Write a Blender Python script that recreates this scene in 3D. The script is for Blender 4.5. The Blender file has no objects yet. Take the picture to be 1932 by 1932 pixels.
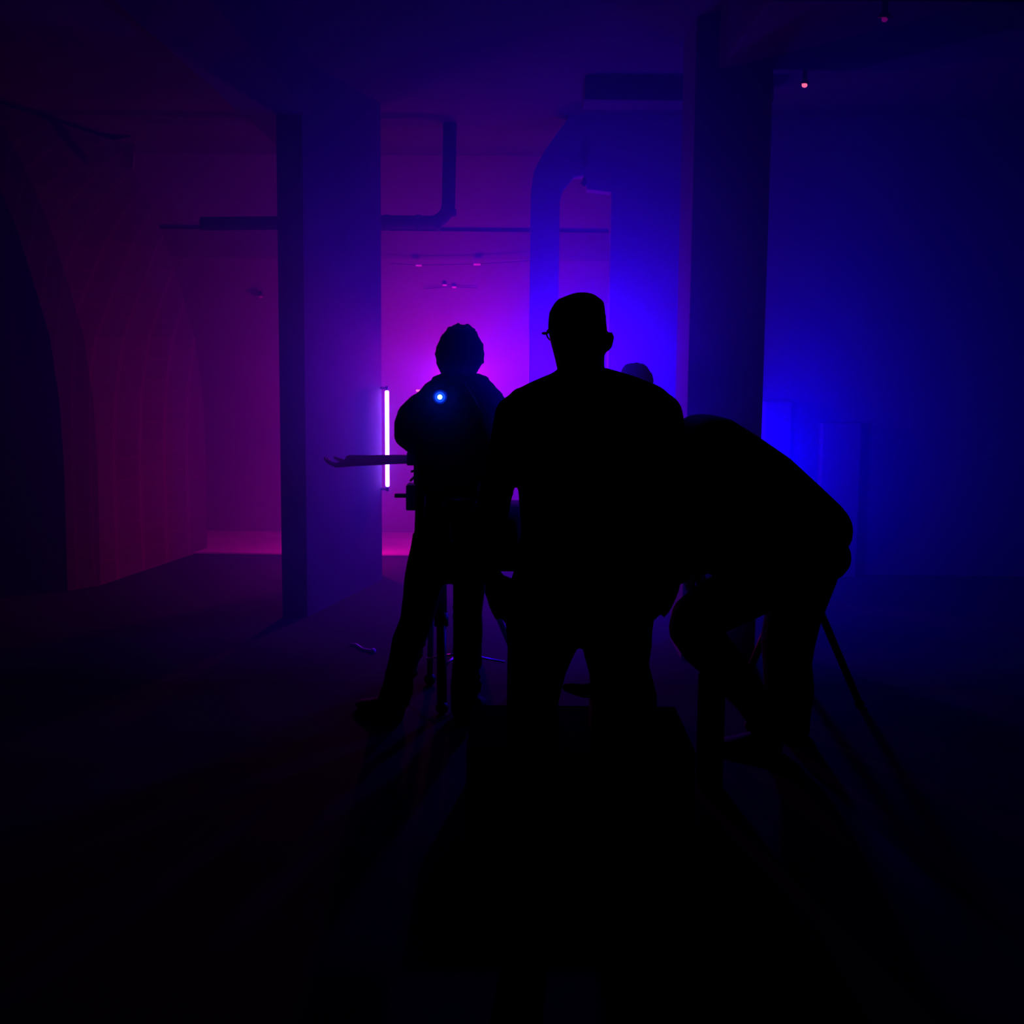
import bpy, bmesh, math, random
from mathutils import Vector, Matrix
random.seed(7)
R = math.radians
C = bpy.context.scene.collection
SC = bpy.context.scene

# ------------------------------------------------------------------ camera
F = 1900.0; PITCH = R(5.4); ROLL = R(.5); CH = 1.64; AXIS_ROW = 845.0   # the square frame is cut from a taller picture
cam = bpy.data.objects.new('camera', bpy.data.cameras.new('camera'))
C.objects.link(cam); SC.camera = cam
cam.location = (0, 0, CH)
CM = Matrix.Rotation(R(90) - PITCH, 3, 'X') @ Matrix.Rotation(ROLL, 3, 'Z')
cam.rotation_euler = CM.to_euler()
cam.data.shift_y = (AXIS_ROW - 966) / 1932
cam.data.sensor_width = 36; cam.data.lens = 36 * F / 1932.0
cam.data.clip_start = 0.05

# ------------------------------------------------------------------ world, exposure
w = bpy.data.worlds.new('world'); SC.world = w; w.use_nodes = True
w.node_tree.nodes['Background'].inputs[0].default_value = (0, 0, 0, 1)
w.node_tree.nodes['Background'].inputs[1].default_value = 0
SC.view_settings.view_transform = 'Standard'; SC.view_settings.look = 'None'
SC.view_settings.exposure = 0.0; SC.view_settings.gamma = 1.0
SC.view_settings.use_curve_mapping = False
SC.cycles.use_denoising = True
SC.cycles.volume_bounces = 0; SC.cycles.max_bounces = 6; SC.cycles.diffuse_bounces = 3

def at(px, py, Y):
    """the point of the room at depth Y that the photograph shows at (px, py)"""
    d = CM @ Vector(((px - 966) / F, -(py - AXIS_ROW) / F, -1))
    return Vector((0, 0, CH)) + d * (Y / d.y)

def lamp(name, loc, color, power, radius, spot=None, aim=None, blend=.5):
    l = bpy.data.lights.new(name, 'SPOT' if spot else 'POINT')
    l.color = color; l.energy = power; l.shadow_soft_size = radius
    o = bpy.data.objects.new(name, l); C.objects.link(o); o.location = loc
    if spot:
        l.spot_size = R(spot); l.spot_blend = blend
        o.rotation_euler = (Vector(aim) - Vector(loc)).to_track_quat('-Z', 'Y').to_euler()
    return o

PINK = at(868, 712, 8.1)
BLUE = at(1092, 712, 6.9)
RED = Vector((-1.18, 7.66, .42))
lamp('pink_bulb_light', PINK, (1.0, .006, 1.0), 62, .05)
BLUE2 = at(1392, 850, 6.3)
lamp('blue_side_light', BLUE2, (0.006, 0, 1.0), 100, .05)
lamp('red_bulb_light', RED, (1.0, 0, 0.55), 27, .04)
lamp('blue_bulb_light', BLUE, (0.03, 0, 1.0), 160, .05)

# ------------------------------------------------------------------ materials
def mat(name, col, rough=.8, metal=0.0, var=.25, scale=8, bump=0.0, spec=.3, kind='noise'):
    m = bpy.data.materials.new(name); m.use_nodes = True
    nt = m.node_tree; b = nt.nodes['Principled BSDF']
    tc = nt.nodes.new('ShaderNodeTexCoord')
    if kind == 'brick':
        t = nt.nodes.new('ShaderNodeTexBrick'); t.inputs['Scale'].default_value = scale
        t.inputs['Color1'].default_value = (*col, 1)
        t.inputs['Color2'].default_value = (*[c * (1 - var) for c in col], 1)
        t.inputs['Mortar'].default_value = (*[min(1, c * 1.3) for c in col], 1)
        t.inputs['Mortar Size'].default_value = .02
        mp = nt.nodes.new('ShaderNodeMapping'); mp.inputs['Rotation'].default_value = (R(90), 0, R(90))
        nt.links.new(tc.outputs['Object'], mp.inputs[0]); nt.links.new(mp.outputs[0], t.inputs['Vector'])
        nt.links.new(t.outputs['Color'], b.inputs['Base Color']); fac = t.outputs['Fac']
    else:
        t = nt.nodes.new('ShaderNodeTexNoise'); t.inputs['Scale'].default_value = scale
        t.inputs['Detail'].default_value = 6
        nt.links.new(tc.outputs['Object'], t.inputs['Vector'])
        r = nt.nodes.new('ShaderNodeValToRGB')
        r.color_ramp.elements[0].position = .3; r.color_ramp.elements[1].position = .7
        r.color_ramp.elements[0].color = (*[c * (1 - var) for c in col], 1)
        r.color_ramp.elements[1].color = (*[min(1, c * (1 + var)) for c in col], 1)
        nt.links.new(t.outputs['Fac'], r.inputs[0]); nt.links.new(r.outputs[0], b.inputs['Base Color'])
        fac = t.outputs['Fac']
    if bump:
        bp = nt.nodes.new('ShaderNodeBump'); bp.inputs['Strength'].default_value = bump
        bp.inputs['Distance'].default_value = .02
        nt.links.new(fac, bp.inputs['Height']); nt.links.new(bp.outputs[0], b.inputs['Normal'])
    b.inputs['Roughness'].default_value = rough; b.inputs['Metallic'].default_value = metal
    b.inputs['Specular IOR Level'].default_value = spec
    return m

def glow(name, col, strength):
    m = bpy.data.materials.new(name); m.use_nodes = True
    b = m.node_tree.nodes['Principled BSDF']
    b.inputs['Base Color'].default_value = (0.02, 0.02, 0.02, 1)
    b.inputs['Emission Color'].default_value = (*col, 1)
    b.inputs['Emission Strength'].default_value = strength
    return m

M = dict(
    plaster=mat('plaster', (.16, .16, .16), .9, var=.1, scale=1.5, bump=.05),
    plaster_right=mat('dull_plaster', (.12, .12, .12), .95, var=.15, scale=1.2, bump=.05),
    brick=mat('brick', (.06, .055, .05), .9, var=.12, scale=3.2, bump=.5, kind='brick'),
    concrete=mat('concrete', (.05, .05, .05), .9, var=.2, scale=3, bump=.1),
    floor=mat('concrete_floor', (.022, .022, .022), .85, var=.2, scale=2, bump=.08, spec=.02),
    lit_floor_tint=mat('lit_floor_tint', (.36, .27, .30), .85, var=.15, scale=4, bump=.05, spec=.02),  # floor tone made pale and pinkish to imitate lamp light at the back wall
    ceiling=mat('ceiling_concrete', (.035, .035, .035), .95, var=.2, scale=2, bump=.1),
    pipe=mat('painted_pipe', (.015, .015, .015), .8, var=.2, scale=10, spec=.05),
    black_cloth=mat('black_cloth', (.012, .012, .014), .95, var=.3, scale=30, bump=.2, spec=.05),
    grey_cloth=mat('dark_grey_cloth', (.02, .02, .024), .95, var=.3, scale=30, bump=.2, spec=.05),
    denim=mat('dark_denim', (.014, .015, .022), .95, var=.3, scale=40, bump=.2, spec=.05),
    skin=mat('skin', (.25, .16, .12), .6, var=.08, scale=12),
    hair=mat('dark_hair', (.012, .01, .01), .8, var=.4, scale=60, bump=.4, spec=.1),
    shoe=mat('shoe_leather', (.008, .008, .008), .9, var=.2, scale=20),
    black_metal=mat('black_metal', (.02, .02, .022), .45, .6, var=.2, scale=15),
    plastic=mat('black_plastic', (.015, .015, .016), .5, var=.2, scale=15),
    gloss=mat('glossy_nylon', (.05, .05, .06), .25, var=.2, scale=25, bump=.1, spec=.8),
    chrome=mat('bright_metal', (.8, .8, .8), .3, .9, var=.05, scale=15),
    glint_cable_white=mat('glint_cable_white', (.85, .85, .85), .7, var=.05, scale=10),  # white for the cable, and for imitated metal glints on the wire clips
    case=mat('flight_case_board', (.008, .008, .009), .9, var=.2, scale=8, spec=0),
    lens=mat('lens_glass', (.01, .01, .015), .08, var=.1, scale=4, spec=.8),
    tube=glow('lit_tube', (0.20, 0.05, 1.0), 42),
    led_blue=glow('lit_blue_led', (.10, .35, 1.0), 22),
    led_halo=glow('blue_halo_outer', (.0, .03, 1.0), .35),  # soft halo of the clip light, imitated by a dim glowing disc
    led_inner_halo=glow('blue_halo_inner', (.01, .09, 1.0), .9),
    led_pink=glow('lit_pink_led', (1.0, .12, .35), 1.6),
    led_dim=glow('lit_dim_led', (.12, .0, .12), .8),
    led_red=glow('lit_red_led', (1.0, .10, .12), 3),
)

# ------------------------------------------------------------------ helpers
def tag(o, label=None, cat=None, group=None, kind=None):
    if label: o['label'] = label
    if cat: o['category'] = cat
    if group: o['group'] = group
    if kind: o['kind'] = kind
    return o

def empty(name, loc, label, cat, group=None):
    o = bpy.data.objects.new(name, None); C.objects.link(o); o.location = loc
    bpy.context.view_layer.update()
    return tag(o, label, cat, group)

def obj(name, bm, m, parent=None, smooth=True, label=None):
    bmesh.ops.recalc_face_normals(bm, faces=bm.faces)
    me = bpy.data.meshes.new(name); bm.to_mesh(me); bm.free()
    me.materials.append(m)
    if smooth:
        for p in me.polygons: p.use_smooth = True
    o = bpy.data.objects.new(name, me); C.objects.link(o)
    if parent:
        loc = Vector((0, 0, 0)); q = parent
        while q: loc += q.location; q = q.parent
        me.transform(Matrix.Translation(-loc)); o.parent = parent
    if label: o['label'] = label
    return o

def fuse(o, voxel=.008, smooth=4):
    """melt the joined shapes of one mesh into one continuous skin"""
    r = o.modifiers.new('r', 'REMESH'); r.mode = 'VOXEL'; r.voxel_size = voxel; r.use_smooth_shade = True
    if smooth:
        s = o.modifiers.new('s', 'SMOOTH'); s.iterations = smooth; s.factor = .5
    dg = bpy.context.evaluated_depsgraph_get(); dg.update()
    me = bpy.data.meshes.new_from_object(o.evaluated_get(dg))
    o.modifiers.clear(); old = o.data; o.data = me; me.name = o.name
    if not me.materials: me.materials.append(old.materials[0])
    for p in me.polygons: p.use_smooth = True
    return o

def box(bm, lo, hi, rot=None, bevel=0.0):
    lo = Vector(lo); hi = Vector(hi); c = (lo + hi) / 2; s = hi - lo
    g = bmesh.ops.create_cube(bm, size=1)['verts']
    for v in g: v.co = Vector((v.co.x * s.x, v.co.y * s.y, v.co.z * s.z))
    if rot:
        for v in g: v.co = rot @ v.co
    for v in g: v.co += c
    if bevel:
        es = list({e for v in g for e in v.link_edges})
        bmesh.ops.bevel(bm, geom=es, offset=bevel, segments=2, affect='EDGES', profile=.6)

def ball(bm, c, r, rot=None, seg=16):
    g = bmesh.ops.create_uvsphere(bm, u_segments=seg, v_segments=max(8, seg // 2 + 2), radius=1)['verts']
    r = Vector(r) if hasattr(r, '__len__') else Vector((r, r, r))
    for v in g:
        v.co = Vector((v.co.x * r.x, v.co.y * r.y, v.co.z * r.z))
        if rot: v.co = rot @ v.co
        v.co += Vector(c)

def ringloft(bm, rings, n=18):
    """rings: (centre, half-axis u, half-axis v)"""
    vs = []
    for c, u, v in rings:
        vs.append([bm.verts.new(c + u * math.cos(2 * math.pi * k / n) + v * math.sin(2 * math.pi * k / n)) for k in range(n)])
    for a, b in zip(vs, vs[1:]):
        for k in range(n): bm.faces.new((a[k], a[(k + 1) % n], b[(k + 1) % n], b[k]))
    bm.faces.new(vs[0]); bm.faces.new(vs[-1][::-1])

def tube(bm, pts, rad, n=10, flat=1.0, joints=False):
    pts = [Vector(p) for p in pts]
    if not hasattr(rad, '__len__'): rad = [rad] * len(pts)
    rings = []; ref = None
    for i, p in enumerate(pts):
        d = (pts[min(i + 1, len(pts) - 1)] - pts[max(i - 1, 0)]).normalized()
        if ref is None:
            ref = Vector((1, 0, 0)) if abs(d.x) < .8 else Vector((0, 0, 1))
        u = (ref - d * ref.dot(d)).normalized(); ref = u
        v = d.cross(u)
        rings.append((p, u * rad[i], v * rad[i] * flat))
        if joints: ball(bm, p, rad[i] * .99, seg=12)
    ringloft(bm, rings, n)

def prism(bm, poly, z0, z1):
    """poly: plan outline (x, y)"""
    a = [bm.verts.new((x, y, z0)) for x, y in poly]; b = [bm.verts.new((x, y, z1)) for x, y in poly]
    n = len(poly)
    for k in range(n): bm.faces.new((a[k], a[(k + 1) % n], b[(k + 1) % n], b[k]))
    bm.faces.new(a[::-1]); bm.faces.new(b)

def upright(bm, poly, y0, y1):
    """poly: elevation outline (x, z) given depth"""
    a = [bm.verts.new((x, y0, z)) for x, z in poly]; b = [bm.verts.new((x, y1, z)) for x, z in poly]
    n = len(poly)
    for k in range(n): bm.faces.new((a[k], a[(k + 1) % n], b[(k + 1) % n], b[k]))
    bm.faces.new(a[::-1]); bm.faces.new(b)

def struct(name, bm, m, label, smooth=False):
    return tag(obj(name, bm, m, smooth=smooth), label, None, None, 'structure')

# ------------------------------------------------------------------ the room
H = 3.35
def wx_(px): return at(px, 700, 7.4).x
b = bmesh.new(); box(b, (-4.6, -1.5, -.1), (4.6, 9.3, 0)); struct('floor', b, M['floor'], 'bare dark concrete basement floor')
b = bmesh.new(); box(b, (-4.3, 8.02, 0), (wx_(998), 9.0, .012)); struct('floor_light_strip', b, M['lit_floor_tint'], 'strip of floor along the back wall with bright pink light put into its colour')  # stands in for the brightly lit floor, no separate surface
b = bmesh.new(); box(b, (-4.6, -1.5, H), (4.6, 9.3, H + .1)); struct('ceiling', b, M['ceiling'], 'dark concrete basement ceiling')
b = bmesh.new(); box(b, (-4.6, 9.0, 0), (4.6, 9.3, H)); struct('wall_back', b, M['plaster'], 'far plaster wall glowing purple')
b = bmesh.new(); box(b, (4.3, -1.5, 0), (4.6, 9.0, H)); struct('wall_right', b, M['plaster_right'], 'plain wall at the far right, dim blue')
b = bmesh.new(); box(b, (-4.6, 6.0, 0), (-4.3, 9.0, H)); struct('wall_recess', b, M['plaster'], 'side wall of the recess behind the brick pier')

# brick wall on the left: plan outline, its far edge leaning back towards the top like an arch
b = bmesh.new()
plan = [(-4.3, 6.2), (-3.6, 6.45), (-3.05, 6.72), (-2.9, 6.9), (-2.55, 8.2), (-3.1, 8.3), (-4.3, 8.3)]
ed = [at(x_, y_, 8.2) for x_, y_ in ((390, 1012), (388, 850), (382, 740), (368, 640), (345, 560), (318, 470), (285, 390), (250, 320), (215, 265))]
ex = ed[0].x
lev = [(0, 0)] + [(p.z, ex - p.x) for p in ed[1:] if p.z < H - .05] + [(H, ex - ed[-1].x + .1)]
plan = [(x + ex + 2.55 if 0 < i < 6 else x, y) for i, (x, y) in enumerate(plan)]
rows = []
for z, push in lev:
    rows.append([b.verts.new((x - (push if 0 < i < 5 else 0), y, z)) for i, (x, y) in enumerate(plan)])
for r0, r1 in zip(rows, rows[1:]):
    for k in range(len(plan)): b.faces.new((r0[k], r0[(k + 1) % len(plan)], r1[(k + 1) % len(plan)], r1[k]))
b.faces.new(rows[0]); b.faces.new(rows[-1])
struct('wall_brick', b, M['brick'], 'broad brick pier at the left lit dim red, leaning back at the top')
b = bmesh.new(); box(b, (-4.6, -1.5, 0), (-4.3, 6.3, H)); struct('wall_left', b, M['plaster_right'], 'unlit wall at the far left')

# wall in the middle distance with a narrow opening
def wx(px, Y): return at(px, 700, Y).x
YM = 7.45
b = bmesh.new()
zt = at(1100, 362, YM).z
xl, xa, xb = wx(998, YM), wx(1052, YM), wx(1148, YM)
upright(b, [(xl, 0), (xa, 0), (xa, zt - .06), (xa + .03, zt + .03), (xa + .10, zt + .11), (xa + .17, zt + .12),
            (xa + .20, zt + .02), (xb, zt), (xb, 0), (4.3, 0), (4.3, H), (xl - .02 + .3, H), (xl + .1, 3.1), (xl + .02, 2.95), (xl, 2.8)], YM, YM + .16)
struct('wall_middle', b, M['plaster'], 'blue lit wall with a narrow tall opening')
for px0, px1, Yp, dep, nm in ((1440, 1490, YM, .10, 'trim_1'), (1548, 1622, YM, .10, 'trim_2')):
    b = bmesh.new(); box(b, (wx(px0, YM), YM - dep, 0), (wx(px1, YM), YM, at(1500, 820 if nm == 'trim_1' else 860, YM).z + .25), bevel=.01)
    struct(nm, b, M['plaster'], 'shallow pilaster on the blue wall')

# left partition pier: narrow end towards the camera, long flank to the right
p0 = at(533, 1167, 6.1); p1 = at(580, 1167, 6.1); p2 = at(721, 1096, 7.15)
b = bmesh.new(); prism(b, [(p0.x, 6.1), (p1.x, 6.1), (p2.x, 7.15), (p2.x - .02, 7.3), (p2.x - .17, 7.3)], 0, H)
struct('pillar', b, M['concrete'], 'left pillar in front of the white tube, its flank lit purple')
# right pillar
b = bmesh.new(); X0 = at(1296, 800, 5.3).x; X1 = at(1438, 800, 5.3).x
box(b, (X0, 5.3, 0), (X1, 5.7, H), bevel=.008)
struct('pillar', b, M['concrete'], 'broad dark pillar right of the two nearest people')

# beams
b = bmesh.new(); box(b, (-4.3, 8.972, at(850, 490, 8.97).z), (4.3, 9.0, at(850, 436, 8.97).z), bevel=.004)
struct('beam', b, M['plaster_right'], 'beam along the top of the purple back wall')
for Y, z in ((6.4, 3.2),):
    b = bmesh.new(); box(b, (.43, Y, z), (1.6, Y + .25, H), bevel=.01)
    struct('beam', b, M['ceiling'], 'shallow ceiling beam left of the right pillar')
b = bmesh.new(); box(b, (X1 - .3, 4.2, 3.06), (4.3, 5.2, H), bevel=.01)
struct('beam', b, M['ceiling'], 'wide dark downstand over the right side')

b = bmesh.new(); box(b, (-1.62, 1.0, 3.03), (-1.22, 9.0, H), bevel=.01)  # added to throw the left part of the ceiling into shadow
struct('beam', b, M['ceiling'], 'added ceiling beam over the left pillar, keeping lamp light off the left ceiling')

# the haze hanging in the far part of the room
hz = bpy.data.materials.new('haze'); hz.use_nodes = True
nt = hz.node_tree; nt.nodes.clear()
out = nt.nodes.new('ShaderNodeOutputMaterial'); vs = nt.nodes.new('ShaderNodeVolumeScatter')
vs.inputs['Color'].default_value = (.15, .3, 1, 1); vs.inputs['Density'].default_value = .18
vs.inputs['Anisotropy'].default_value = .68
nt.links.new(vs.outputs[0], out.inputs['Volume'])
b = bmesh.new()
side = [(4.85, .001), (8.995, .001), (8.995, H - .001), (2.4, H - .001)]
va = [b.verts.new((-4.28, y, z)) for y, z in side]; vb = [b.verts.new((4.28, y, z)) for y, z in side]
for k in range(4): b.faces.new((va[k], va[(k + 1) % 4], vb[(k + 1) % 4], vb[k]))
b.faces.new(va); b.faces.new(vb[::-1])
tag(obj('haze', b, hz, smooth=False), 'coloured haze filling the far half of the room', 'haze', None, 'stuff')

# ------------------------------------------------------------------ lamps and fittings
def lamp_stand(loc, label, group=None):
    lo = min(.35, loc.z * .3); lg = .12 if loc.z < 1 else .3
    e = empty('lamp_stand', (loc.x, loc.y, 0), label, 'lamp')
    b = bmesh.new(); tube(b, [(loc.x, loc.y, lo), (loc.x, loc.y, loc.z - .16)], .012); obj('pole', b, M['black_metal'], e)
    b = bmesh.new(); tube(b, [(loc.x, loc.y, loc.z - .17), (loc.x, loc.y, loc.z - .07)], [.02, .028]); obj('socket', b, M['plastic'], e)
    for k in range(3):
        a = k * 2.094 + .5; b = bmesh.new()
        tube(b, [(loc.x, loc.y, lo + .1), (loc.x + math.cos(a) * lg, loc.y + math.sin(a) * lg, .01)], .009)
        obj('leg', b, M['black_metal'], e)
lamp_stand(PINK, 'lamp on a stand glowing pink behind the curly-haired person')
hood = bpy.data.objects['lamp_stand']  # stand of the pink lamp, carrying the added plate
b = bmesh.new(); box(b, PINK + Vector((-.16, -.22, .075)), PINK + Vector((.16, -.03, .085)), bevel=.003)  # added plate that keeps the pink light off the near ceiling
tube(b, [PINK + Vector((0, -.035, -.12)), PINK + Vector((.08, -.06, -.05)), PINK + Vector((.09, -.06, .08))], .004); obj('added_baffle', b, M['black_metal'], hood)
lamp_stand(RED, 'low lamp hidden behind the left pillar, washing the brick wall red')
lamp_stand(BLUE, 'lamp on a stand glowing blue behind the neck of the nearest man')

lamp_stand(BLUE2, 'lamp on a stand hidden behind the right pillar, glowing blue')
q0 = at(790, 737, 8.1); e = empty('indicator_bar', (PINK.x, 8.1, q0.z), 'tiny orange-red light on a thin bar at the left shoulder of the curly-haired person', 'light')
b = bmesh.new(); tube(b, [q0, Vector((PINK.x - .012, 8.1, q0.z))], .006); obj('bar', b, M['black_metal'], e)
b = bmesh.new(); box(b, q0 + Vector((-.02, -.012, -.008)), q0 + Vector((.025, -.004, .008)), bevel=.003); obj('indicator_light', b, M['led_red'], e)

# light tube on the pillar edge
YT = 7.13
t0 = at(730, 740, YT); t1 = at(731, 915, YT)
e = empty('tube_light', (t1.x, YT, t1.z - .03), 'slim upright tube light glowing white beside the left pillar', 'lamp')
b = bmesh.new(); tube(b, [t0, t0.lerp(t1, .5), t1], .0145, n=14); ball(b, t0, .0145); ball(b, t1, .0145); obj('glowing_tube', b, M['tube'], e)
b = bmesh.new(); tube(b, [t0 + Vector((0, 0, .045)), t0 + Vector((0, 0, .012))], .011); obj('end_cap', b, M['plastic'], e)
b = bmesh.new(); tube(b, [t1 - Vector((0, 0, .012)), t1 - Vector((0, 0, .045))], .011); obj('end_cap', b, M['plastic'], e)
for z in (t0.z + .03, t1.z - .03):
    b = bmesh.new(); box(b, (p2.x - .03, YT - .004, z - .008), (t0.x + .008, YT + .014, z + .008)); obj('bracket', b, M['plastic'], e, smooth=False)

# pipe under the ceiling
YP = 7.75
e = empty('ceiling_pipe', at(846, 420, YP), 'dark pipe running level below the ceiling and turning up', 'pipe')
b = bmesh.new()
c = at(846, 420, YP)
rp = 12.5 * YP / F
arc = [c + Vector((-.14 + .14 * math.sin(t), 0, .14 - .14 * math.cos(t))) for t in [k * math.pi / 16 for k in range(9)]]
tube(b, [at(380, 422, YP), c + Vector((-.5, 0, 0))] + arc + [Vector((c.x + .01, YP, H))], rp, n=16)
obj('pipe_run', b, M['pipe'], e)
for px in (730, 790, 826):
    q = at(px, 420, YP); b = bmesh.new(); tube(b, [q - Vector((.02, 0, 0)), q + Vector((.02, 0, 0))], rp * 1.18, n=16); obj('coupling', b, M['pipe'], e)
b = bmesh.new(); tube(b, [c + Vector((.0, 0, .05)), c + Vector((.0, 0, .10))], rp * 1.2, n=16); obj('coupling', b, M['pipe'], e)
for px in (560,):
    q = at(px, 422, YP); b = bmesh.new(); box(b, (q.x - .015, YP - .01, q.z), (q.x + .015, YP + .01, H)); obj('hanger', b, M['pipe'], e, smooth=False)

# small clips holding a thin wire to the back wall, coloured white to imitate metal glints
def wire(pts, label):
    b = bmesh.new(); tube(b, pts, .0025, n=6); tag(obj('wall_wire', b, M['pipe']), label, 'wire')
YW = 8.98
wire([at(735, 497, 8.9), at(790, 500, 8.9), at(900, 498, 8.9), at(1000, 492, 8.9)], 'thin wire strung along the underside of the beam')
wire([at(800, 545, YW), at(848, 541, YW), at(900, 543, YW)], 'short thin wire low on the purple back wall')
for px, py, wd, Y, lb in ((790, 501, 11, 8.9, 'tiny clip coloured white as a glint on the wire, upper left of the curly head'),
                         (900, 499, 13, 8.9, 'tiny clip on the wire, upper right of the curly head')):
    q = at(px, py, Y); b = bmesh.new(); hw = wd * Y / F / 2
    box(b, (q.x - hw, Y - .012, q.z - .007), (q.x + hw, Y + .012, q.z + .007), bevel=.002)
    tag(obj('wire_clip', b, M['glint_cable_white'], smooth=False), lb, 'clip')
for px, py, lb in ((839, 538, 'left of two tiny clips on the short wire of the back wall'), (857, 542, 'right of two tiny clips on the short wire of the back wall')):
    q = at(px, py, YW); b = bmesh.new(); box(b, (q.x - .018, YW - .02, q.z - .006), (q.x + .018, YW + .01, q.z + .006), bevel=.002)
    tag(obj('wire_clip', b, M['glint_cable_white'], smooth=False), lb, 'clip')

def detector(px, py, Y, m, r, label, up):
    q = at(px, py, Y); e = empty('ceiling_sensor', q, label, 'sensor')
    b = bmesh.new(); tube(b, [q + Vector((0, 0, up)), q + Vector((0, 0, .03)), q + Vector((0, 0, .008))], [.012, .012, .03]); obj('housing', b, M['plastic'], e)
    b = bmesh.new(); ball(b, q, (r * 1.15, r, r * .9)); ball(b, q + Vector((-r * .7, 0, r * .5)), r * .5); obj('indicator_light', b, m, e)
detector(1518, 161, 5.6, M['led_pink'], .013, 'pinpoint pink indicator light high on the right', H - at(1518, 161, 5.6).z)
detector(1669, 37, 4.1, M['led_dim'], .010, 'very dim indicator light in the top right corner', 3.06 - at(1669, 37, 4.1).z)
detector(1102, 349, YM - .08, M['plastic'], .012, 'small dark fitting in the top of the wall opening', .05)
detector(492, 560, 8.965, M['led_dim'], .016, 'faint indicator light on the wall between the brick pier and the left pillar', .05)

# cable on the floor
b = bmesh.new()
pts = [at(660, 1208, 5.5), at(672, 1212, 5.5), at(684, 1219, 5.42), at(694, 1222, 5.4), at(704, 1224, 5.38)]
pts = [Vector((p.x, p.y, .008)) for p in pts]
tube(b, pts, .007, n=8); ball(b, pts[-1], .016)
tag(obj('cable', b, M['glint_cable_white']), 'thin cable end lying on the floor left of the curly-haired person', 'cable')

# ------------------------------------------------------------------ people
class Fig:
    def __init__(s, Y): s.Y = Y; s.s = Y / F * 1.0
    def p(s, px, py, dy=0.0): return at(px, py, s.Y + dy)
    def r(s, px): return px * s.s
    def rows(s, bm, rows, n=24):
        """(py, x left, x right, half depth in px, depth offset in m)"""
        rings = []
        for q in rows:
            py, xl, xr, d = q[:4]; dy = q[4] if len(q) > 4 else 0
            a = s.p(xl, py, dy); c = s.p(xr, py, dy)
            rings.append(((a + c) / 2, (c - a) / 2, Vector((0, s.r(d), 0))))
        ringloft(bm, rings, n)
    def limb(s, bm, pts, flat=1.0, k=1.0):
        """(px, py, r px, dy)"""
        P = [s.p(q[0], q[1], q[3] if len(q) > 3 else 0) for q in pts]; rr = [s.r(q[2]) * k for q in pts]
        tube(bm, P, rr, n=16, flat=flat); 
        for p, r in zip(P, rr): ball(bm, p, r * .985, seg=16)

def hand(bm, wrist, d, up, sc=1.0, curl=.5, thumb=1, spread=.12):
    """wrist point, direction of the fingers, palm normal; thumb = +1 / -1 picks the side"""
    d = d.normalized(); up = (up - d * up.dot(d)).normalized(); side = d.cross(up) * thumb
    L = .095 * sc
    ringloft(bm, [(wrist + d * t * L, side * a * sc, up * c * sc) for t, a, c in ((-.25, .026, .019), (.1, .030, .017), (.5, .040, .016), (.9, .041, .014), (1.0, .036, .012))], 14)
    ln = (.070, .078, .072, .056)
    for i in range(4):
        k = 1.5 - i; base = wrist + d * L * (.92 - .03 * abs(k)) + side * (.0205 * k) * sc
        dd = (d + side * spread * k * .6).normalized(); p = base; pts = [base - dd * .015 * sc]; cu = 0
        for seg in (.45, .32, .23):
            pts.append(p); cu += curl * .75
            p = p + (dd * math.cos(cu) + up * math.sin(cu)) * ln[i] * seg * sc
        pts.append(p)
        rr = [.0100, .0098, .0090, .0082, .0070]
        rr = [q * sc for q in rr[:len(pts)]]
        tube(bm, pts, rr, n=8)
        for p_, r_ in zip(pts, rr): ball(bm, p_, r_ * .98, seg=8)
    b0 = wrist + d * L * .25 + side * .026 * sc
    b1 = b0 + (d * .55 + side * .75 + up * .25).normalized() * .040 * sc
    b2 = b1 + (d * .8 + side * .35 + up * .4).normalized() * .034 * sc
    b3 = b2 + (d * .85 + side * .0 + up * .5).normalized() * .026 * sc
    tube(bm, [b0, b1, b2, b3], [.015 * sc, .012 * sc, .0105 * sc, .0085 * sc], n=8)
    for p_, r_ in ((b1, .012), (b2, .0105), (b3, .0085)): ball(bm, p_, r_ * .98 * sc, seg=8)

def face(bm, c, yaw, k=1.0, pitch=0.0):
    """head about centre c, facing -Y turned by yaw: skull, jaw, nose, lips, ears"""
    m = Matrix.Rotation(yaw, 3, 'Z') @ Matrix.Rotation(pitch, 3, 'X')
    def q(x, y, z): return c + m @ (Vector((x, y, z)) * k)
    ball(bm, q(0, .012, .025), (.074 * k, .092 * k, .088 * k), m, 20)
    ball(bm, q(0, -.022, -.045), (.055 * k, .062 * k, .062 * k), m, 16)
    ball(bm, q(0, -.068, -.088), (.022 * k, .018 * k, .016 * k), m)
    ball(bm, q(0, -.082, .022), (.050 * k, .014 * k, .010 * k), m)
    tube(bm, [q(0, -.082, .012), q(0, -.100, -.012), q(0, -.106, -.026)], [.007 * k, .010 * k, .012 * k], n=8)
    ball(bm, q(0, -.104, -.028), (.016 * k, .012 * k, .010 * k), m)
    ball(bm, q(0, -.084, -.052), (.024 * k, .010 * k, .005 * k), m); ball(bm, q(0, -.082, -.061), (.020 * k, .010 * k, .006 * k), m)
    for s_ in (-1, 1):
        ball(bm, q(s_ * .048, -.060, -.022), (.022 * k, .020 * k, .020 * k), m)
        ball(bm, q(s_ * .078, .008, -.008), (.008 * k, .017 * k, .031 * k), m)
    return q, m

def eyes(q, k, parent):
    for s_ in (-1, 1):
        b = bmesh.new(); ball(b, q(s_ * .031, -.076, .004), .0115 * k); obj('eye', b, M['lens'], parent)

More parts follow.
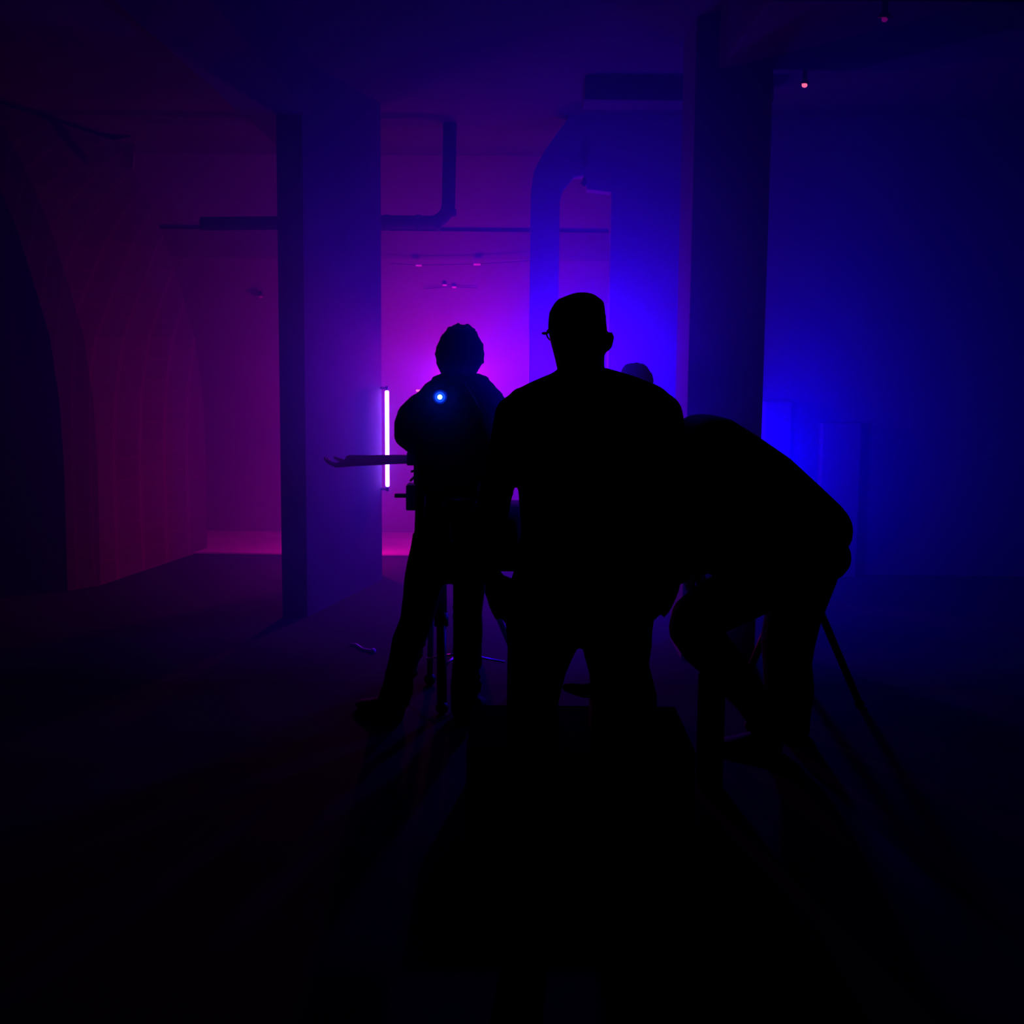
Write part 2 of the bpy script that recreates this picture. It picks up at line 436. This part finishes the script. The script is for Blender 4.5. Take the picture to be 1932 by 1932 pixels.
def foot(bm, ankle, yaw, k=1.0):
    """shoe under the ankle; yaw 0 points its toe away from the camera"""
    d = Vector((math.sin(yaw), math.cos(yaw), 0)); sd = Vector((d.y, -d.x, 0)); g = Vector((ankle.x, ankle.y, 0))
    prof = [(-.075, .025, .045, .045), (-.04, .038, .05, .05), (.04, .040, .045, .045), (.11, .048, .033, .033), (.165, .045, .025, .026), (.2, .025, .018, .02)]
    ringloft(bm, [(g + d * t * k + Vector((0, 0, zc * k)), sd * wd * k, Vector((0, 0, hh * k))) for t, wd, hh, zc in prof], 14)
    tube(bm, [g + Vector((0, 0, .06)), g + Vector((0, 0, .13))], [.042 * k, .040 * k], n=12)

def person(name, loc, label):
    return empty('person', (loc.x, loc.y, 0), label, 'person')

# ---- nearest man, seen from behind
f = Fig(2.71)
e = person('a', f.p(1095, 1000), 'person standing nearest with back turned, short hair and glasses, arms at the sides')
HEAD = [(553, 1086, 1111, 14), (556, 1077, 1119, 28), (562, 1062, 1128, 42), (570, 1049, 1138, 54), (580, 1042, 1140, 60), (590, 1037, 1142, 64), (608, 1034, 1144, 66),
        (627, 1033, 1146, 66), (645, 1036, 1146, 62), (660, 1040, 1144, 58), (683, 1046, 1142, 50), (704, 1050, 1144, 46)]
b = bmesh.new()
f.rows(b, [(y, l + 2, r - 2, d - 2, .03) for y, l, r, d in HEAD] + [(740, 1052, 1142, 46, .01)])
hc = f.p(1089, 632, .055)
q, m = face(b, hc, R(180 + 14), .80)
ball(b, f.p(1149, 645, .02), (f.r(9), f.r(9), f.r(20)), Matrix.Rotation(R(14), 3, 'Y'))
f.rows(b, [(725, 1010, 1185, 45), (760, 975, 1225, 60), (850, 985, 1220, 70), (1000, 1000, 1210, 65), (1120, 990, 1215, 66)])
LA = [(978, 782, 30), (958, 850, 27), (934, 930, 25, .0), (928, 1000, 23, .02), (924, 1075, 19, .1)]
RA = [(1228, 782, 30), (1262, 850, 27), (1278, 930, 25), (1282, 1000, 23, .02), (1280, 1070, 19, .1)]
f.limb(b, LA); f.limb(b, RA)
hand(b, f.p(929, 1084, .1), Vector((.33, .0, -1)), Vector((.15, 1, 0)), .95, .22, 1, .04)
hand(b, f.p(1272, 1080, .1), Vector((-.42, .0, -1)), Vector((-.15, 1, 0)), .95, .22, -1, .04)
LL = [(1020, 1150, 50), (1012, 1260, 46), (1003, 1400, 38), (1000, 1500, 36), (997, 1720, 24)]
RL = [(1170, 1150, 52), (1168, 1260, 46), (1186, 1400, 38), (1192, 1500, 36), (1198, 1720, 24)]
f.limb(b, LL); f.limb(b, RL)
body = fuse(obj('body', b, M['skin'], e), .006, 3)
eyes(q, .80, e)
b = bmesh.new(); f.rows(b, [(552, 1088, 1108, 14, .03), (555, 1077, 1120, 30, .03), (561, 1061, 1129, 45, .03), (569, 1048, 1139, 56, .028), (580, 1041, 1141, 63, .026), (590, 1036, 1142, 66, .022), (608, 1034, 1144, 67, .012), (627, 1034, 1146, 62, -.0), (650, 1042, 1143, 50, -.004), (672, 1052, 1138, 36, -.006)])
for k in range(60):
    a = random.uniform(0, math.tau); py = random.uniform(566, 605)
    ball(b, f.p(1090 + math.cos(a) * (28 + (py - 553) * .45), py, .03 + math.sin(a) * .05), f.r(random.uniform(4, 7)), seg=8)
fuse(obj('hair', b, M['hair'], e), .006, 2)
b = bmesh.new()
for s_ in (-1, 1):
    cc = q(s_ * .040, -.108, .004); pts = [cc + m @ Vector((.030 * math.cos(t), 0, .022 * math.sin(t))) for t in [k * math.tau / 16 for k in range(17)]]
    tube(b, pts, .0028, n=6)
    tube(b, [q(s_ * .072, -.106, .008), q(s_ * .094, -.09, .008), q(s_ * .094, .005, .006)], .0028, n=6)
tube(b, [q(-.012, -.108, .006), q(.012, -.108, .006)], .0025, n=6)
ball(b, f.p(1028, 629, .06), (f.r(6.5), .012, f.r(3)))
obj('glasses', b, M['plastic'], e)
b = bmesh.new()
f.rows(b, [(694, 1052, 1144, 46), (702, 1046, 1172, 50), (706, 1036, 1186, 52), (712, 1021, 1204, 58), (724, 994, 1234, 66), (733, 978, 1252, 72), (745, 966, 1264, 78), (775, 962, 1268, 84), (850, 970, 1262, 88), (917, 977, 1262, 86), (1000, 982, 1262, 80), (1060, 974, 1262, 84), (1100, 962, 1258, 88), (1125, 952, 1248, 86)])
f.limb(b, [(985, 758, 28), (974, 785, 42), (958, 845, 36), (940, 905, 31), (930, 955, 33), (925, 1010, 31, .02), (921, 1060, 27, .08), (921, 1082, 24, .1)])
f.limb(b, [(1234, 752, 24), (1246, 783, 43), (1262, 845, 36), (1272, 905, 31), (1278, 955, 33), (1281, 1010, 31, .02), (1284, 1060, 27, .08), (1282, 1080, 24, .1)])
fuse(obj('jacket', b, M['black_cloth'], e), .008, 3)
b = bmesh.new()
f.rows(b, [(1085, 968, 1244, 80), (1130, 955, 1240, 84), (1160, 953, 1236, 84), (1185, 954, 1232, 80), (1200, 956, 1231, 76)])
f.limb(b, [(1010, 1160, 56), (1024, 1206, 70), (1018, 1232, 64), (1012, 1262, 58), (1005, 1320, 51), (1003, 1400, 50), (1001, 1500, 46), (998, 1640, 42), (997, 1745, 44)])
f.limb(b, [(1178, 1160, 56), (1164, 1206, 69), (1165, 1232, 65), (1168, 1262, 59), (1180, 1320, 62), (1187, 1400, 54), (1192, 1500, 47), (1197, 1640, 42), (1199, 1745, 44)])
fuse(obj('trousers', b, M['denim'], e), .008, 3)
for px, yw in ((997, -.15), (1199, .2)):
    b = bmesh.new(); foot(b, f.p(px, 1740), yw, 1.08); fuse(obj('shoe', b, M['shoe'], e), .008, 2)

# ---- curly-haired person with back turned, working at the camera
f = Fig(4.4)
e = person('b', f.p(860, 1000), 'curly-haired person in a hooded jacket, back turned, bent arms at a camera')
b = bmesh.new()
hc = f.p(868, 660); q, m = face(b, hc, R(180), .98)
f.rows(b, [(680, 846, 890, 24), (735, 844, 892, 26)])
f.rows(b, [(730, 815, 918, 30), (760, 798, 935, 40), (850, 800, 925, 42), (1000, 798, 925, 42), (1080, 785, 915, 42)])
f.limb(b, [(802, 762, 18), (775, 822, 18, .12), (800, 868, 14, .26)])
f.limb(b, [(922, 762, 18), (934, 835, 18, .1), (905, 880, 14, .26)])
hand(b, f.p(803, 872, .27), Vector((.2, 1, .1)), Vector((1, 0, 0)), 1, .6, 1)
hand(b, f.p(902, 884, .27), Vector((-.2, 1, .1)), Vector((-1, 0, 0)), 1, .6, -1)
f.limb(b, [(808, 1050, 27), (795, 1120, 25), (768, 1215, 21), (745, 1300, 17), (740, 1330, 16)])
f.limb(b, [(885, 1050, 27), (883, 1130, 25), (880, 1220, 21), (875, 1330, 16)])
fuse(obj('body', b, M['skin'], e), .006, 3)
eyes(q, .98, e)
HR = [(613, 860, 882, 14), (617, 847, 893, 22), (624, 839, 899, 34), (632, 832, 904, 40), (640, 827, 909, 44), (655, 820, 915, 46), (670, 818, 917, 44), (683, 821, 914, 40), (695, 824, 908, 34), (706, 832, 898, 28), (716, 838, 894, 22)]
b = bmesh.new(); f.rows(b, [(y, l + 3, r - 3, d, -.03) for y, l, r, d in HR])
for k in range(240):
    i = random.uniform(0.2, len(HR) - 1.6); j = int(i); t = i - j; A, B = HR[j], HR[j + 1]
    y_ = A[0] + (B[0] - A[0]) * t; l = A[1] + (B[1] - A[1]) * t + 5; r_ = A[2] + (B[2] - A[2]) * t - 5; d = (A[3] + (B[3] - A[3]) * t) * f.s
    a = random.uniform(0, math.tau)
    ball(b, f.p((l + r_) / 2 + math.cos(a) * (r_ - l) / 2, y_, -.03 + math.sin(a) * d * .95), f.r(random.uniform(2.5, 5)), seg=8)
fuse(obj('hair', b, M['hair'], e), .005, 0)
b = bmesh.new()
f.rows(b, [(705, 834, 899, 30), (710, 824, 912, 36), (716, 815, 922, 40), (724, 802, 931, 44), (733, 795, 938, 46), (742, 786, 948, 50), (760, 781, 952, 52), (800, 780, 946, 54), (850, 782, 938, 54), (900, 784, 934, 52), (960, 783, 932, 50), (1000, 782, 932, 52), (1020, 778, 930, 52)])
f.limb(b, [(792, 765, 24), (775, 782, 25, .02), (770, 800, 27, .05), (771, 820, 29, .12), (790, 842, 23, .2), (812, 858, 18, .26)])
f.limb(b, [(934, 765, 24), (944, 800, 25, .02), (942, 838, 25, .1), (915, 868, 21, .2), (900, 882, 17, .26)])
for k in range(26):
    a = random.uniform(0, math.tau); ball(b, f.p(771 + math.cos(a) * 12 , 800 + math.sin(a) * 25, .05), f.r(random.uniform(13, 15)), seg=8)
fuse(obj('jacket', b, M['grey_cloth'], e), .007, 2)
b = bmesh.new()
hd = [(838, 722, 10, -.05), (852, 734, 14, -.085), (868, 740, 17, -.10), (884, 734, 14, -.085), (898, 722, 10, -.05)]
f.limb(b, hd); f.limb(b, [(822, 718, 9, -.01), (834, 714, 10, -.04), (868, 722, 14, -.08), (902, 714, 10, -.04), (915, 718, 9, -.01)])
fuse(obj('hood', b, M['grey_cloth'], e), .007, 2)
b = bmesh.new()
f.rows(b, [(1005, 779, 926, 48), (1030, 775, 924, 48), (1060, 768, 920, 48), (1085, 764, 918, 46), (1094, 763, 917, 42)])
f.limb(b, [(806, 1070, 40), (799, 1100, 38), (794, 1130, 35), (785, 1175, 32), (769, 1212, 31), (761, 1250, 29), (748, 1296, 27), (742, 1325, 27), (738, 1345, 26)])
f.limb(b, [(884, 1080, 32), (885, 1110, 31), (882, 1157, 28), (883, 1190, 29), (881, 1240, 27), (875, 1300, 26), (878, 1338, 28)])
for k in range(60):
    y_ = random.uniform(1080, 1330); cx = 795 - max(0, y_ - 1130) * .27
    ball(b, f.p(cx + random.choice((-1, 1)) * 24, y_), f.r(random.uniform(5, 9)), seg=8)
    y_ = random.uniform(1110, 1330); ball(b, f.p(882 + random.choice((-1, 1)) * 21, y_), f.r(random.uniform(5, 8)), seg=8)
fuse(obj('trousers', b, M['denim'], e), .007, 2)
for px, yw in ((735, -.9), (877, .35)):
    b = bmesh.new(); foot(b, f.p(px, 1340), yw, 1.0); fuse(obj('shoe', b, M['shoe'], e), .007, 2)

# glossy waist pouch and strap with keys
pc = f.p(866, 960, -.14)
pch = empty('waist_pouch', pc, 'glossy rounded pouch hanging at the back of the curly-haired person', 'pouch')
b = bmesh.new(); f.rows(b, [(940, 836, 898, 10, -.15), (955, 833, 902, 16, -.15), (970, 838, 900, 17, -.15), (980, 848, 894, 14, -.15), (986, 862, 884, 8, -.15)])
fuse(obj('pouch_body', b, M['gloss'], pch), .005, 2)
b = bmesh.new(); f.limb(b, [(836, 942, 3, -.175), (866, 946, 3, -.185), (898, 942, 3, -.175)]); obj('flap_edge', b, M['plastic'], pch)
b = bmesh.new(); f.limb(b, [(848, 986, 1.2, -.15), (850, 996, 1.2, -.15)]); ball(b, f.p(850, 1001, -.15), f.r(3.6)); ball(b, f.p(852, 1020, -.15), f.r(3.2)); f.limb(b, [(850, 1000, 1.2, -.15), (852, 1020, 1.2, -.15)])
obj('key_ring', b, M['chrome'], pch)
b = bmesh.new(); f.limb(b, [(802, 935, 2.2, -.105), (801, 980, 2.2, -.13), (801, 1030, 2.2, -.12)])
tag(obj('strap', b, M['gloss']), 'narrow strap hanging down the left hip of the curly-haired person', 'strap')
# shoulder bag
c0 = f.p(928, 952, .0); c1 = f.p(984, 1076, .0)
e = empty('shoulder_bag', (c0.x, 4.4, c1.z), 'dark bag at the right hip of the curly-haired person', 'bag')
b = bmesh.new(); box(b, (c0.x, 4.36, c1.z), (c1.x, 4.56, c0.z), bevel=.015); obj('bag_body', b, M['grey_cloth'], e)
b = bmesh.new(); box(b, (c0.x + .01, 4.35, c0.z - .1), (c1.x - .008, 4.37, c0.z), bevel=.006); obj('flap', b, M['grey_cloth'], e)
b = bmesh.new(); f.limb(b, [(948, 953, 4, .05), (940, 880, 4, -.06), (915, 780, 4, -.14), (880, 722, 4, -.13)]); obj('shoulder_strap', b, M['plastic'], e)
# blue clip light on the jacket
L0 = f.p(830, 749, -.155)
e = empty('clip_light', L0, 'small round blue-white light glowing on the back of the curly-haired person', 'lamp')
b = bmesh.new(); tube(b, [L0 + Vector((0, .03, 0)), L0 + Vector((0, .008, 0))], f.r(14), n=24); obj('housing', b, M['plastic'], e)
b = bmesh.new(); tube(b, [L0 + Vector((0, .012, 0)), L0 + Vector((0, .002, 0)), L0 + Vector((0, -.002, 0))], [f.r(13), f.r(12), f.r(8)], n=24); obj('outer_halo', b, M['led_halo'], e)  # this disc and the next imitate the glow around the bulb
b = bmesh.new(); tube(b, [L0 + Vector((0, .004, 0)), L0 + Vector((0, -.003, 0))], f.r(9.5), n=24); obj('inner_halo', b, M['led_inner_halo'], e)
b = bmesh.new(); ball(b, L0 + Vector((0, -.005, 0)), f.r(4.2)); obj('bulb', b, M['led_blue'], e)
lamp('clip_light_glow', L0 + Vector((0, -.04, 0)), (.0, .01, 1), .35, .01)

# ---- camera on its tripod beyond the curly-haired person
g = Fig(4.8)
e = empty('video_tripod', (g.p(845, 1000).x, 4.8, 0), 'black camera tripod straddled by the legs of the curly-haired person', 'tripod')
ap = g.p(846, 968); zf = .0
A = Vector((at(811, 1290, 4.85).x, 4.85, .02)); B = Vector((at(834, 1345, 4.45).x, 4.45, .02)); D = Vector((at(992, 1290, 4.85).x, 4.85, .02))
tops = (ap + Vector((-.075, 0, 0)), ap + Vector((-.035, -.05, 0)), ap + Vector((.03, 0, 0)))
mids = []
for T_, G_, rr in zip(tops, (A, B, D), (.017, .027, .017)):
    b = bmesh.new(); mid = T_.lerp(G_, .55); tube(b, [T_, mid], [rr, rr]); tube(b, [mid, G_], rr * .85)
    tube(b, [mid - (G_ - T_).normalized() * .03, mid + (G_ - T_).normalized() * .03], rr * 1.25)
    l = obj('leg', b, M['black_metal'], e)
    b = bmesh.new(); ball(b, G_ + Vector((0, 0, .01)), (.03, .03, .03)); obj('rubber_foot', b, M['plastic'], l)
hub = at(866, 1233, 4.7)
for px, py, Y in ((805, 1243, 4.83), (834, 1260, 4.55), (952, 1249, 4.83)):
    b = bmesh.new(); tube(b, [hub, at(px, py, Y)], .006); obj('spreader_arm', b, M['chrome'], e)
b = bmesh.new(); tube(b, [ap + Vector((0, 0, -.05)), ap, ap + Vector((0, 0, .05))], [.05, .075, .055], n=20); obj('bowl', b, M['black_metal'], e)
b = bmesh.new(); tube(b, [ap + Vector((0, 0, .04)), ap + Vector((0, 0, .12))], .045, n=16)
h0 = g.p(768, 913); h1 = g.p(790, 960); box(b, (h0.x, 4.74, h1.z), (ap.x, 4.86, h0.z), bevel=.006); obj('fluid_head', b, M['plastic'], e)
b = bmesh.new(); k0 = g.p(745, 931); k1 = g.p(770, 938.5); box(b, (k0.x, 4.78, k1.z), (k1.x, 4.81, k0.z), bevel=.004); obj('lock_lever', b, M['plastic'], e)
e = empty('video_camera', g.p(840, 900), 'black video camera on the tripod, its side showing left of the curly-haired person', 'camera')
b = bmesh.new(); k0 = g.p(783, 862); k1 = g.p(895, 912); box(b, (k0.x, 4.72, k1.z), (k1.x, 5.05, k0.z), bevel=.012); obj('camera_body', b, M['plastic'], e)
b = bmesh.new(); k0 = g.p(769, 852); k1 = g.p(800, 877); box(b, (k0.x, 4.76, k1.z), (k1.x, 4.92, k0.z), bevel=.005); obj('side_module', b, M['plastic'], e)
b = bmesh.new(); tube(b, [Vector((g.p(840, 890).x, 5.05, g.p(840, 888).z)), Vector((g.p(840, 890).x, 5.22, g.p(840, 888).z))], [.045, .055], n=20); obj('lens', b, M['lens'], e)
for q0, q1 in (((784, 888), (777, 889.5)), ((783, 899), (775, 906.5))):
    b = bmesh.new(); tube(b, [g.p(*q0), g.p(*q1)], [.007, .005]); ball(b, g.p(*q1), .006); obj('lever', b, M['plastic'], e)

# ---- person hidden behind, one arm held out to the left with the palm up
f = Fig(5.45)
e = person('c', f.p(872, 1000), 'person standing beyond the camera, only a bent forearm and upturned hand showing at the left')
b = bmesh.new()
hc = f.p(868, 668); q, m = face(b, hc, 0, .93)
f.rows(b, [(685, 852, 884, 16), (715, 850, 886, 18), (728, 836, 900, 24), (745, 828, 908, 28), (850, 842, 905, 30), (940, 848, 912, 32), (1000, 850, 912, 30)])
f.limb(b, [(838, 748, 13), (812, 810, 12, .0), (790, 866, 9.5), (730, 867, 8.5), (682, 868, 7.5), (660, 870, 7.5)])
f.limb(b, [(900, 748, 13), (908, 810, 12), (905, 880, 10), (885, 930, 8, -.05)])
hand(b, f.p(664, 874), Vector((-1, -.05, -.12)), Vector((-.15, .05, 1)), 1.0, .5, 1, .14)
hand(b, f.p(885, 932, -.05), Vector((-.3, 0, -1)), Vector((0, 1, 0)), .9, .4, 1)
f.limb(b, [(869, 1000, 15), (868, 1100, 12), (868, 1209, 9)]); f.limb(b, [(896, 1000, 15), (895, 1100, 12), (893, 1209, 9)])
fuse(obj('body', b, M['skin'], e), .0045, 0)
eyes(q, .93, e)
b = bmesh.new(); ball(b, hc + Vector((0, .02, .05)), (.085, .1, .085)); ball(b, hc + Vector((0, .06, -.03)), (.075, .06, .09)); fuse(obj('hair', b, M['hair'], e), .006, 1)
b = bmesh.new()
f.rows(b, [(712, 845, 892, 22), (724, 834, 903, 28), (745, 824, 911, 32), (850, 838, 908, 34), (940, 845, 914, 34), (980, 848, 915, 34)])
f.limb(b, [(836, 750, 15), (812, 805, 14), (790, 866, 10.5), (740, 867, 9.2), (700, 868.5, 10), (672, 869, 10.8), (660, 868, 10)])
f.limb(b, [(902, 750, 15), (908, 810, 14), (905, 880, 12), (887, 925, 10, -.05)])
fuse(obj('sweater', b, M['grey_cloth'], e), .006, 1)
b = bmesh.new(); f.rows(b, [(970, 849, 913, 32), (1010, 853, 912, 30)])
f.limb(b, [(869, 1000, 17), (869, 1100, 14), (869, 1212, 12)]); f.limb(b, [(896, 1000, 17), (895, 1100, 14), (893, 1212, 12)])
fuse(obj('trousers', b, M['denim'], e), .007, 2)
for px in (869, 893):
    b = bmesh.new(); foot(b, f.p(px, 1212), R(180), .9); fuse(obj('shoe', b, M['shoe'], e), .007, 1)

# ---- person whose fuzzy crown shows over the nearest man's shoulder
f = Fig(4.75)
e = person('d', f.p(1195, 1000), 'person with fuzzy hair, only the crown showing over the right shoulder of the nearest man')
b = bmesh.new(); hc = f.p(1202, 724); q, m = face(b, hc, R(180 - 20), .84)
f.rows(b, [(740, 1186, 1216, 16), (772, 1184, 1218, 18), (782, 1165, 1240, 26), (800, 1158, 1246, 30), (900, 1164, 1234, 30), (1000, 1158, 1230, 32), (1040, 1160, 1228, 30)])
f.limb(b, [(1160, 795, 14), (1150, 860, 13), (1150, 930, 10), (1155, 985, 8)]); f.limb(b, [(1244, 795, 14), (1252, 860, 13), (1250, 930, 10), (1245, 985, 8)])
hand(b, f.p(1155, 987), Vector((0, .1, -1)), Vector((1, 0, 0)), .85, .4, -1); hand(b, f.p(1245, 987), Vector((0, .1, -1)), Vector((-1, 0, 0)), .85, .4, 1)
f.limb(b, [(1172, 1030, 16), (1168, 1170, 13), (1166, 1298, 10)]); f.limb(b, [(1205, 1030, 16), (1203, 1170, 13), (1201, 1298, 10)])
fuse(obj('body', b, M['skin'], e), .006, 2); eyes(q, .9, e)
b = bmesh.new(); f.rows(b, [(685, 1190, 1206, 18, -.01), (687, 1182, 1212, 26, -.01), (691, 1177, 1219, 32, -.01), (697, 1173, 1224, 37, -.01), (707, 1170, 1230, 40, -.01), (720, 1169, 1232, 41, -.012), (735, 1172, 1230, 34, -.02), (752, 1180, 1222, 26, -.025)])
for k in range(160):
    a = random.uniform(0, math.tau); ph = random.uniform(.0, 1.7)
    ball(b, f.p(1201 + math.sin(ph) * math.cos(a) * 30, 718 - math.cos(ph) * 31, math.sin(ph) * math.sin(a) * .075), f.r(random.uniform(2, 4)), seg=6)
fuse(obj('hair', b, M['hair'], e), .005, 0)
b = bmesh.new()
f.rows(b, [(766, 1180, 1222, 22), (776, 1164, 1240, 28), (800, 1154, 1250, 34), (900, 1160, 1238, 34), (1000, 1154, 1236, 36), (1035, 1152, 1236, 36)])
f.limb(b, [(1160, 797, 16), (1149, 860, 15), (1149, 930, 12), (1154, 978, 10)]); f.limb(b, [(1244, 797, 16), (1253, 860, 15), (1251, 930, 12), (1246, 978, 10)])
fuse(obj('jacket', b, M['grey_cloth'], e), .007, 2)
b = bmesh.new(); f.rows(b, [(1020, 1156, 1232, 32), (1050, 1158, 1222, 30)]); f.limb(b, [(1174, 1050, 17), (1169, 1170, 15), (1166, 1300, 13)]); f.limb(b, [(1206, 1050, 17), (1203, 1170, 15), (1201, 1300, 13)])
fuse(obj('trousers', b, M['denim'], e), .007, 2)
for px in (1166, 1201):
    b = bmesh.new(); foot(b, f.p(px, 1300), 0.1, .85); fuse(obj('shoe', b, M['shoe'], e), .007, 1)

# ---- person bending forward at the right, facing left
f = Fig(4.1)
e = person('e', f.p(1480, 1000), 'person bending forward at the right with knees bent, facing left')
b = bmesh.new()
hc = f.p(1256, 868, .05); q, m = face(b, hc, R(-78), .92, R(38))
f.limb(b, [(1550, 1005, 46), (1450, 925, 50), (1350, 865, 48), (1300, 862, 24, .03), (1275, 866, 24, .05)])
f.limb(b, [(1340, 880, 30, -.14), (1308, 985, 22, -.2), (1306, 1062, 17, -.12)])
f.limb(b, [(1340, 880, 30, .16), (1318, 985, 22, .22), (1322, 1062, 17, .16)])
hand(b, f.p(1306, 1068, -.12), Vector((-.1, .1, -1)), Vector((1, .3, 0)), .95, .4, 1)
hand(b, f.p(1322, 1070, .16), Vector((-.1, -.1, -1)), Vector((1, -.3, 0)), .95, .4, -1)
f.limb(b, [(1540, 1058, 44, -.09), (1420, 1115, 40, -.12), (1312, 1168, 34, -.12), (1352, 1248, 30, -.1), (1406, 1310, 24, -.08), (1440, 1360, 20, -.06)])
f.limb(b, [(1538, 1062, 44, .09), (1500, 1150, 38, .1), (1486, 1220, 34, .1), (1488, 1290, 30, .12), (1494, 1360, 20, .14)])
fuse(obj('body', b, M['skin'], e), .007, 3); eyes(q, .92, e)
b = bmesh.new(); mm = m; ball(b, hc + m @ Vector((0, .022, .035)), (.078, .095, .085), m); fuse(obj('hair', b, M['hair'], e), .007, 2)
b = bmesh.new()
f.limb(b, [(1549, 1001, 60), (1500, 959, 63), (1450, 917, 66), (1395, 880, 67), (1350, 856, 71), (1322, 850, 71)], flat=1.25)
for k in range(9):
    t = k / 8; cx = 1340 + 190 * t; cy = 800 + 132 * t
    ball(b, f.p(cx + 18, cy + 32, 0), (f.r(34), .12, f.r(34)), seg=12)
f.limb(b, [(1340, 875, 40, -.14), (1318, 930, 37, -.18), (1312, 985, 34, -.2), (1310, 1040, 28, -.15), (1309, 1062, 25, -.12)])
f.limb(b, [(1340, 875, 40, .16), (1322, 930, 37, .2), (1318, 985, 34, .22), (1322, 1040, 28, .18), (1324, 1062, 25, .16)])
ball(b, f.p(1400, 1010), (f.r(80), .15, f.r(72))); ball(b, f.p(1480, 1020), (f.r(80), .15, f.r(70))); ball(b, f.p(1350, 960), (f.r(62), .17, f.r(80))); ball(b, f.p(1356, 1050), (f.r(40), .14, f.r(38)))
fuse(obj('jacket', b, M['black_cloth'], e), .008, 3)
b = bmesh.new()
ball(b, f.p(1541, 1048), (f.r(62), .17, f.r(52))); ball(b, f.p(1520, 1060), (f.r(66), .17, f.r(58)))
f.limb(b, [(1528, 1060, 52, -.09), (1470, 1085, 54, -.1), (1400, 1118, 54, -.12), (1340, 1148, 51, -.12), (1313, 1168, 48, -.12), (1311, 1184, 50, -.12), (1328, 1215, 46, -.11), (1352, 1240, 43, -.1), (1388, 1282, 38, -.09), (1418, 1318, 34, -.08), (1438, 1352, 32, -.06), (1442, 1372, 30, -.06)])
f.limb(b, [(1536, 1070, 50, .09), (1512, 1120, 54, .1), (1496, 1160, 55, .1), (1486, 1210, 53, .1), (1485, 1250, 48, .1), (1488, 1300, 50, .12), (1492, 1345, 40, .13), (1494, 1362, 34, .14)])
fuse(obj('trousers', b, M['denim'], e), .008, 3)
for px, py, dy, yw in ((1442, 1372, -.06, R(-85)), (1494, 1368, .14, R(-70))):
    b = bmesh.new(); foot(b, f.p(px, py, dy), yw, 1.0); fuse(obj('shoe', b, M['shoe'], e), .008, 1)

# ------------------------------------------------------------------ low gear
# low tripod behind the bending person
e = empty('low_tripod', (at(1502, 1000, 4.75).x, 4.75, 0), 'low black tripod standing behind the bending person', 'tripod')
ap = at(1504, 1052, 4.75)
for px, Y in ((1622, 4.6), (1392, 4.65), (1500, 5.05)):
    b = bmesh.new(); G_ = Vector((at(px, 1310, Y).x, Y, .015)); tube(b, [ap, ap.lerp(G_, .5), G_], [.018, .019, .017]); l = obj('leg', b, M['black_metal'], e)
    b = bmesh.new(); ball(b, G_, (.024, .024, .02)); obj('rubber_foot', b, M['plastic'], l)
b = bmesh.new(); tube(b, [ap - Vector((0, 0, .06)), ap + Vector((0, 0, .14))], .028); obj('centre_column', b, M['black_metal'], e)
b = bmesh.new(); box(b, ap + Vector((-.09, -.03, .13)), ap + Vector((.09, .03, .25)), bevel=.008); obj('tripod_head', b, M['plastic'], e)

# long flat equipment case
yc = 3.35
zt = at(1000, 1330, yc + .45).z
e = empty('equipment_case', (at(1120, 1300, yc).x, yc + .22, 0), 'long low black equipment case on the floor between the nearest man and the tripod', 'case')
xa, xb = at(880, 1330, yc).x, at(1316, 1330, yc).x
b = bmesh.new(); box(b, (xa, yc, 0.015), (xb, yc + .45, zt - .07), bevel=.008); obj('case_body', b, M['case'], e, smooth=False)
b = bmesh.new(); box(b, (xa, yc, zt - .066), (xb, yc + .45, zt), bevel=.008); obj('lid', b, M['case'], e, smooth=False)
for t in (.2, .8):
    b = bmesh.new(); x = xa + (xb - xa) * t; box(b, (x - .03, yc - .008, zt - .1), (x + .03, yc, zt - .04), bevel=.003); obj('latch', b, M['black_metal'], e, smooth=False)
b = bmesh.new(); x = (xa + xb) / 2; tube(b, [(x - .07, yc, zt - .14), (x - .06, yc - .03, zt - .15), (x + .06, yc - .03, zt - .15), (x + .07, yc, zt - .14)], .008); obj('handle', b, M['plastic'], e)
# bag on the case
g = Fig(3.5)
e = empty('camera_bag', (g.p(1160, 1330).x, 3.5, zt), 'small soft black bag on the case behind the right leg of the nearest man', 'bag')
b = bmesh.new(); k0 = g.p(1116, 1262); k1 = g.p(1224, 1330); box(b, (k0.x, 3.42, zt), (k1.x, 3.6, k0.z), bevel=.02); obj('bag_body', b, M['black_cloth'], e)
b = bmesh.new(); g.limb(b, [(1122, 1302, 17), (1098, 1303, 13), (1080, 1299, 11), (1068, 1297, 8)]); fuse(obj('side_roll', b, M['black_cloth'], e), .005, 2)
# upright tool case
g = Fig(3.75)
k0 = g.p(1319, 1262); k1 = g.p(1360, 1300)
e = empty('tool_case', (k0.x, 3.7, 0), 'narrow upright black case on the floor before the knee of the bending person', 'case')
b = bmesh.new(); box(b, (k0.x, 3.66, 0), (k1.x, 3.77, k0.z - .02), bevel=.008); obj('case_body', b, M['case'], e, smooth=False)
b = bmesh.new(); cx = (k0.x + k1.x) / 2; tube(b, [(cx - .02, 3.71, k0.z - .03), (cx - .02, 3.71, k0.z), (cx + .02, 3.71, k0.z), (cx + .02, 3.71, k0.z - .03)], .005); obj('handle', b, M['plastic'], e)
